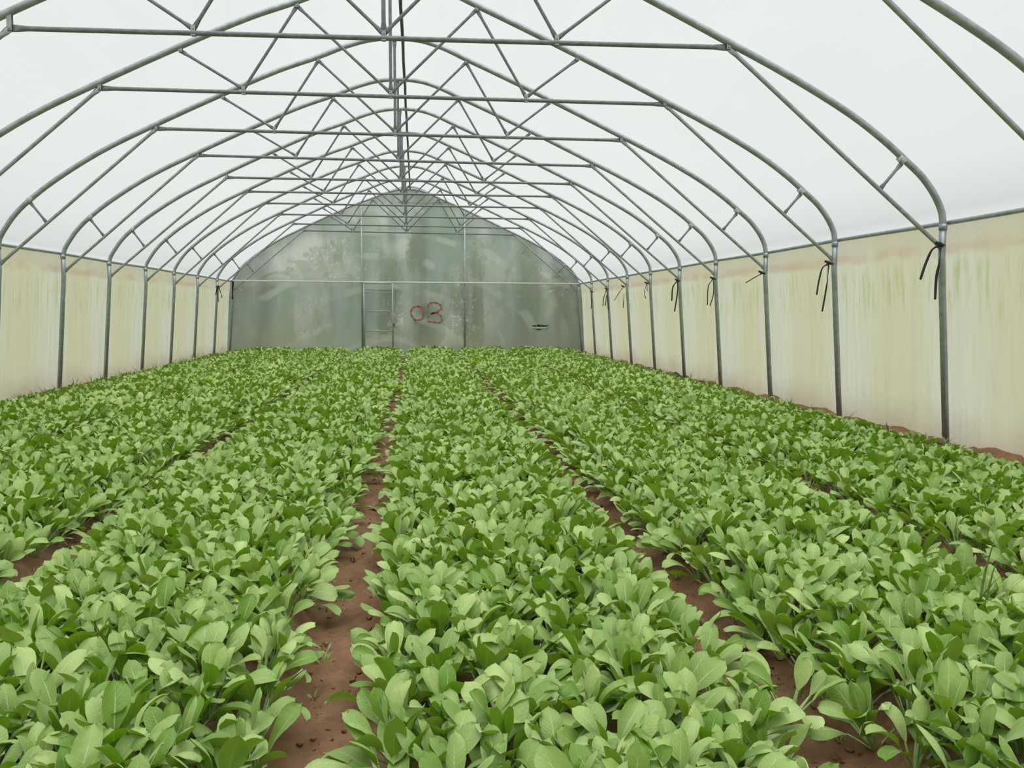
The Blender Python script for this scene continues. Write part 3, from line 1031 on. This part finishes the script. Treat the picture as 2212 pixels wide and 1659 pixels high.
for k, (x, y, rx, ry, h, lab) in enumerate(HEAPS):
    r = random.Random(k)
    vs, fs = [], []
    nr, ns = 8, 28
    for i in range(nr+1):
        f = i/nr
        for j in range(ns):
            a = 2*PI*j/ns
            rr = f*(1+.18*math.sin(3*a+k)+.10*math.sin(7*a+2*k))
            vs.append((x+rx*rr*math.cos(a), y+ry*rr*math.sin(a), .06+h*(1-f*f)**1.3+r.uniform(-.012, .012)*(1-f)-.05*f))
    for i in range(nr):
        for j in range(ns):
            fs.append((i*ns+j, i*ns+(j+1) % ns, (i+1)*ns+(j+1) % ns, (i+1)*ns+j))
    m = Mesh(); m.add(vs, fs)
    o = m.build('soil_heap', M['dark_soil'], None, (x, y, .05))
    tag(o, lab, 'soil heap', 'soil heaps along the wall feet')
# dry twig by the nearest post
a = on_y(2060, 952, 6.30); b_ = on_y(2066, 967, 6.26); c_ = on_y(2079, 982, 6.2)
m = Mesh(); m.tube([a, (a+b_)/2+Vector((.004, 0, .004)), b_, (b_+c_)/2, c_], [.007, .009, .008, .010, .004], 7)
tag(m.build('dry_twig', M['twig'], None, c_), 'short pale dry twig leaning on the soil mound by the tallest post', 'twig')

# ------------------------------------------------------------------ outside vegetation seen through the end film
def leafy_mass(name, c, r, n, size, mat, lab, cat, seed, group=None):
    rr = np.random.default_rng(seed)
    d = rr.standard_normal((n, 3)); d /= np.linalg.norm(d, axis=1)[:, None]
    d *= (rr.random((n, 1))**.33)
    P = d*np.array(r)
    P[:, 2] = np.maximum(P[:, 2], -r[2]*.98)
    a = rr.standard_normal((n, 3)); a /= np.linalg.norm(a, axis=1)[:, None]
    b = np.cross(a, rr.standard_normal((n, 3))); b /= np.linalg.norm(b, axis=1)[:, None]
    s = size*rr.uniform(.6, 1.3, (n, 1))
    V = np.stack([P-a*s, P+b*s*.45, P+a*s, P-b*s*.45], 1).reshape(-1, 3)
    Fq = np.arange(4*n).reshape(n, 4)
    t = empty(name, (c[0], c[1], -.03), lab, cat, group)
    me = np_mesh('crown', V, Fq, M[mat], smooth=False)
    o = bpy.data.objects.new('crown', me); C.objects.link(o); o.parent = t; o.location = (0, 0, c[2]+.03)
    m = Mesh()
    m.tube([Vector((c[0], c[1], -.03)), Vector((c[0]+.08, c[1], c[2]*.5)), Vector((c[0], c[1]+.05, c[2]+r[2]*.3))], [.12, .10, .05], 8)
    m.build('trunk', M['stem'], t)
for k, (x, y, z, rx, rz, lab) in enumerate([
    (-4.9, 26.5, .95, 1.5, 1.0, 'dark tree outside the end film at the weedy wall corner'),
    (-2.2, 28.0, 1.75, 2.0, 1.85, 'dark tree outside behind the door frame'),
    (.35, 26.2, 1.9, .75, 2.0, 'narrow dark tree outside just behind the red number'),
    (2.6, 28.3, 1.75, 1.9, 1.85, 'dark tree outside behind the torn slit'),
    (4.9, 26.0, .95, 1.4, 1.0, 'dark tree outside the end film at the strapped wall corner')]):
    leafy_mass('outdoor_tree', (x, y, z), (rx, 1.3, rz), 3200, .13, 'dark_leaf', lab, 'tree', 60+k, 'trees outside the end wall')

def banana(x, y, h, n, seed, lab):
    r = random.Random(seed)
    t = empty('banana_plant', (x, y, -.03), lab, 'banana plant', 'banana plants outside the end wall')
    m = Mesh(); m.tube([Vector((x, y, -.03)), Vector((x+.03, y, h*.3)), Vector((x, y, h*.55))], [.13, .10, .06], 10)
    m.build('stem', M['stem'], t)
    for k in range(n):
        az = k*2.4+r.uniform(-.3, .3); th = math.radians(r.uniform(62, 84)); L = h*r.uniform(.5, .68)
        p = Vector((x, y, h*.5)); sN = 12
        s = Vector((-math.sin(az), math.cos(az), 0))
        vs, fs = [], []
        for i in range(sN+1):
            f = i/sN
            w = .26*math.sin(PI*min(1, f*.93+.04))**.6*(.3 if f < .12 else 1)
            up = Vector((-math.cos(az)*math.sin(th), -math.sin(az)*math.sin(th), math.cos(th)))
            vs += [p-s*w+up*w*.35, p, p+s*w+up*w*.35]
            p = p + Vector((math.cos(az)*math.cos(th), math.sin(az)*math.cos(th), math.sin(th)))*L/sN
            th -= math.radians(118)/sN*(.5+f)
        for i in range(sN):
            for q in (0, 1):
                fs.append((3*i+q, 3*i+q+1, 3*i+q+4, 3*i+q+3))
        m = Mesh(); m.add(vs, fs); m.build('leaf', M['banana'], t)
banana(-2.9, 24.0, 3.0, 8, 1, 'banana plant outside between the door frame and the weedy wall corner')
banana(-.3, 24.1, 3.3, 8, 2, 'banana plant outside just beyond the door frame')
banana(2.1, 23.8, 3.1, 8, 3, 'banana plant outside beside the end wall post near the number')
banana(3.4, 24.3, 2.5, 7, 4, 'low banana plant outside above the torn slit')

leafy_mass('outdoor_bush', (3.35, 23.1, .75), (1.0, .5, .75), 1600, .09, 'dark_leaf', 'dark bush outside right behind the torn slit', 'bush', 77)

# ------------------------------------------------------------------ light: overcast sky
w = bpy.data.worlds.new('world'); bpy.context.scene.world = w
w.use_nodes = True
nt = w.node_tree; nt.nodes.clear(); n = N(nt)
tc = n.a('ShaderNodeTexCoord').outputs['Generated']
sep = n.a('ShaderNodeSeparateXYZ'); n.l(tc, sep.inputs[0])
f = n.smooth(sep.outputs[2], -.1, .9)
bg = n.a('ShaderNodeBackground')
n.l(n.mix(f, (.95, .98, 1.0), (1.0, 1.0, .99)), bg.inputs[0])
bg.inputs[1].default_value = .69
o = n.a('ShaderNodeOutputWorld'); n.l(bg.outputs[0], o.inputs[0])
sd = bpy.data.lights.new('sun_behind_cloud', 'SUN'); sd.energy = 3.5; sd.angle = math.radians(70); sd.color = (1, .985, .95)
so = bpy.data.objects.new('sun_behind_cloud', sd); C.objects.link(so)
so.rotation_euler = (math.radians(14), math.radians(2), 0)

sc = bpy.context.scene
sc.view_settings.view_transform = 'Standard'
sc.view_settings.look = 'None'
sc.view_settings.gamma = 1
sc.view_settings.exposure = 0.0
try:
    sc.cycles.use_denoising = True
    sc.cycles.max_bounces = 6
    sc.cycles.diffuse_bounces = 4
    sc.cycles.transparent_max_bounces = 8
    sc.cycles.caustics_reflective = False
    sc.cycles.caustics_refractive = False
except Exception:
    pass
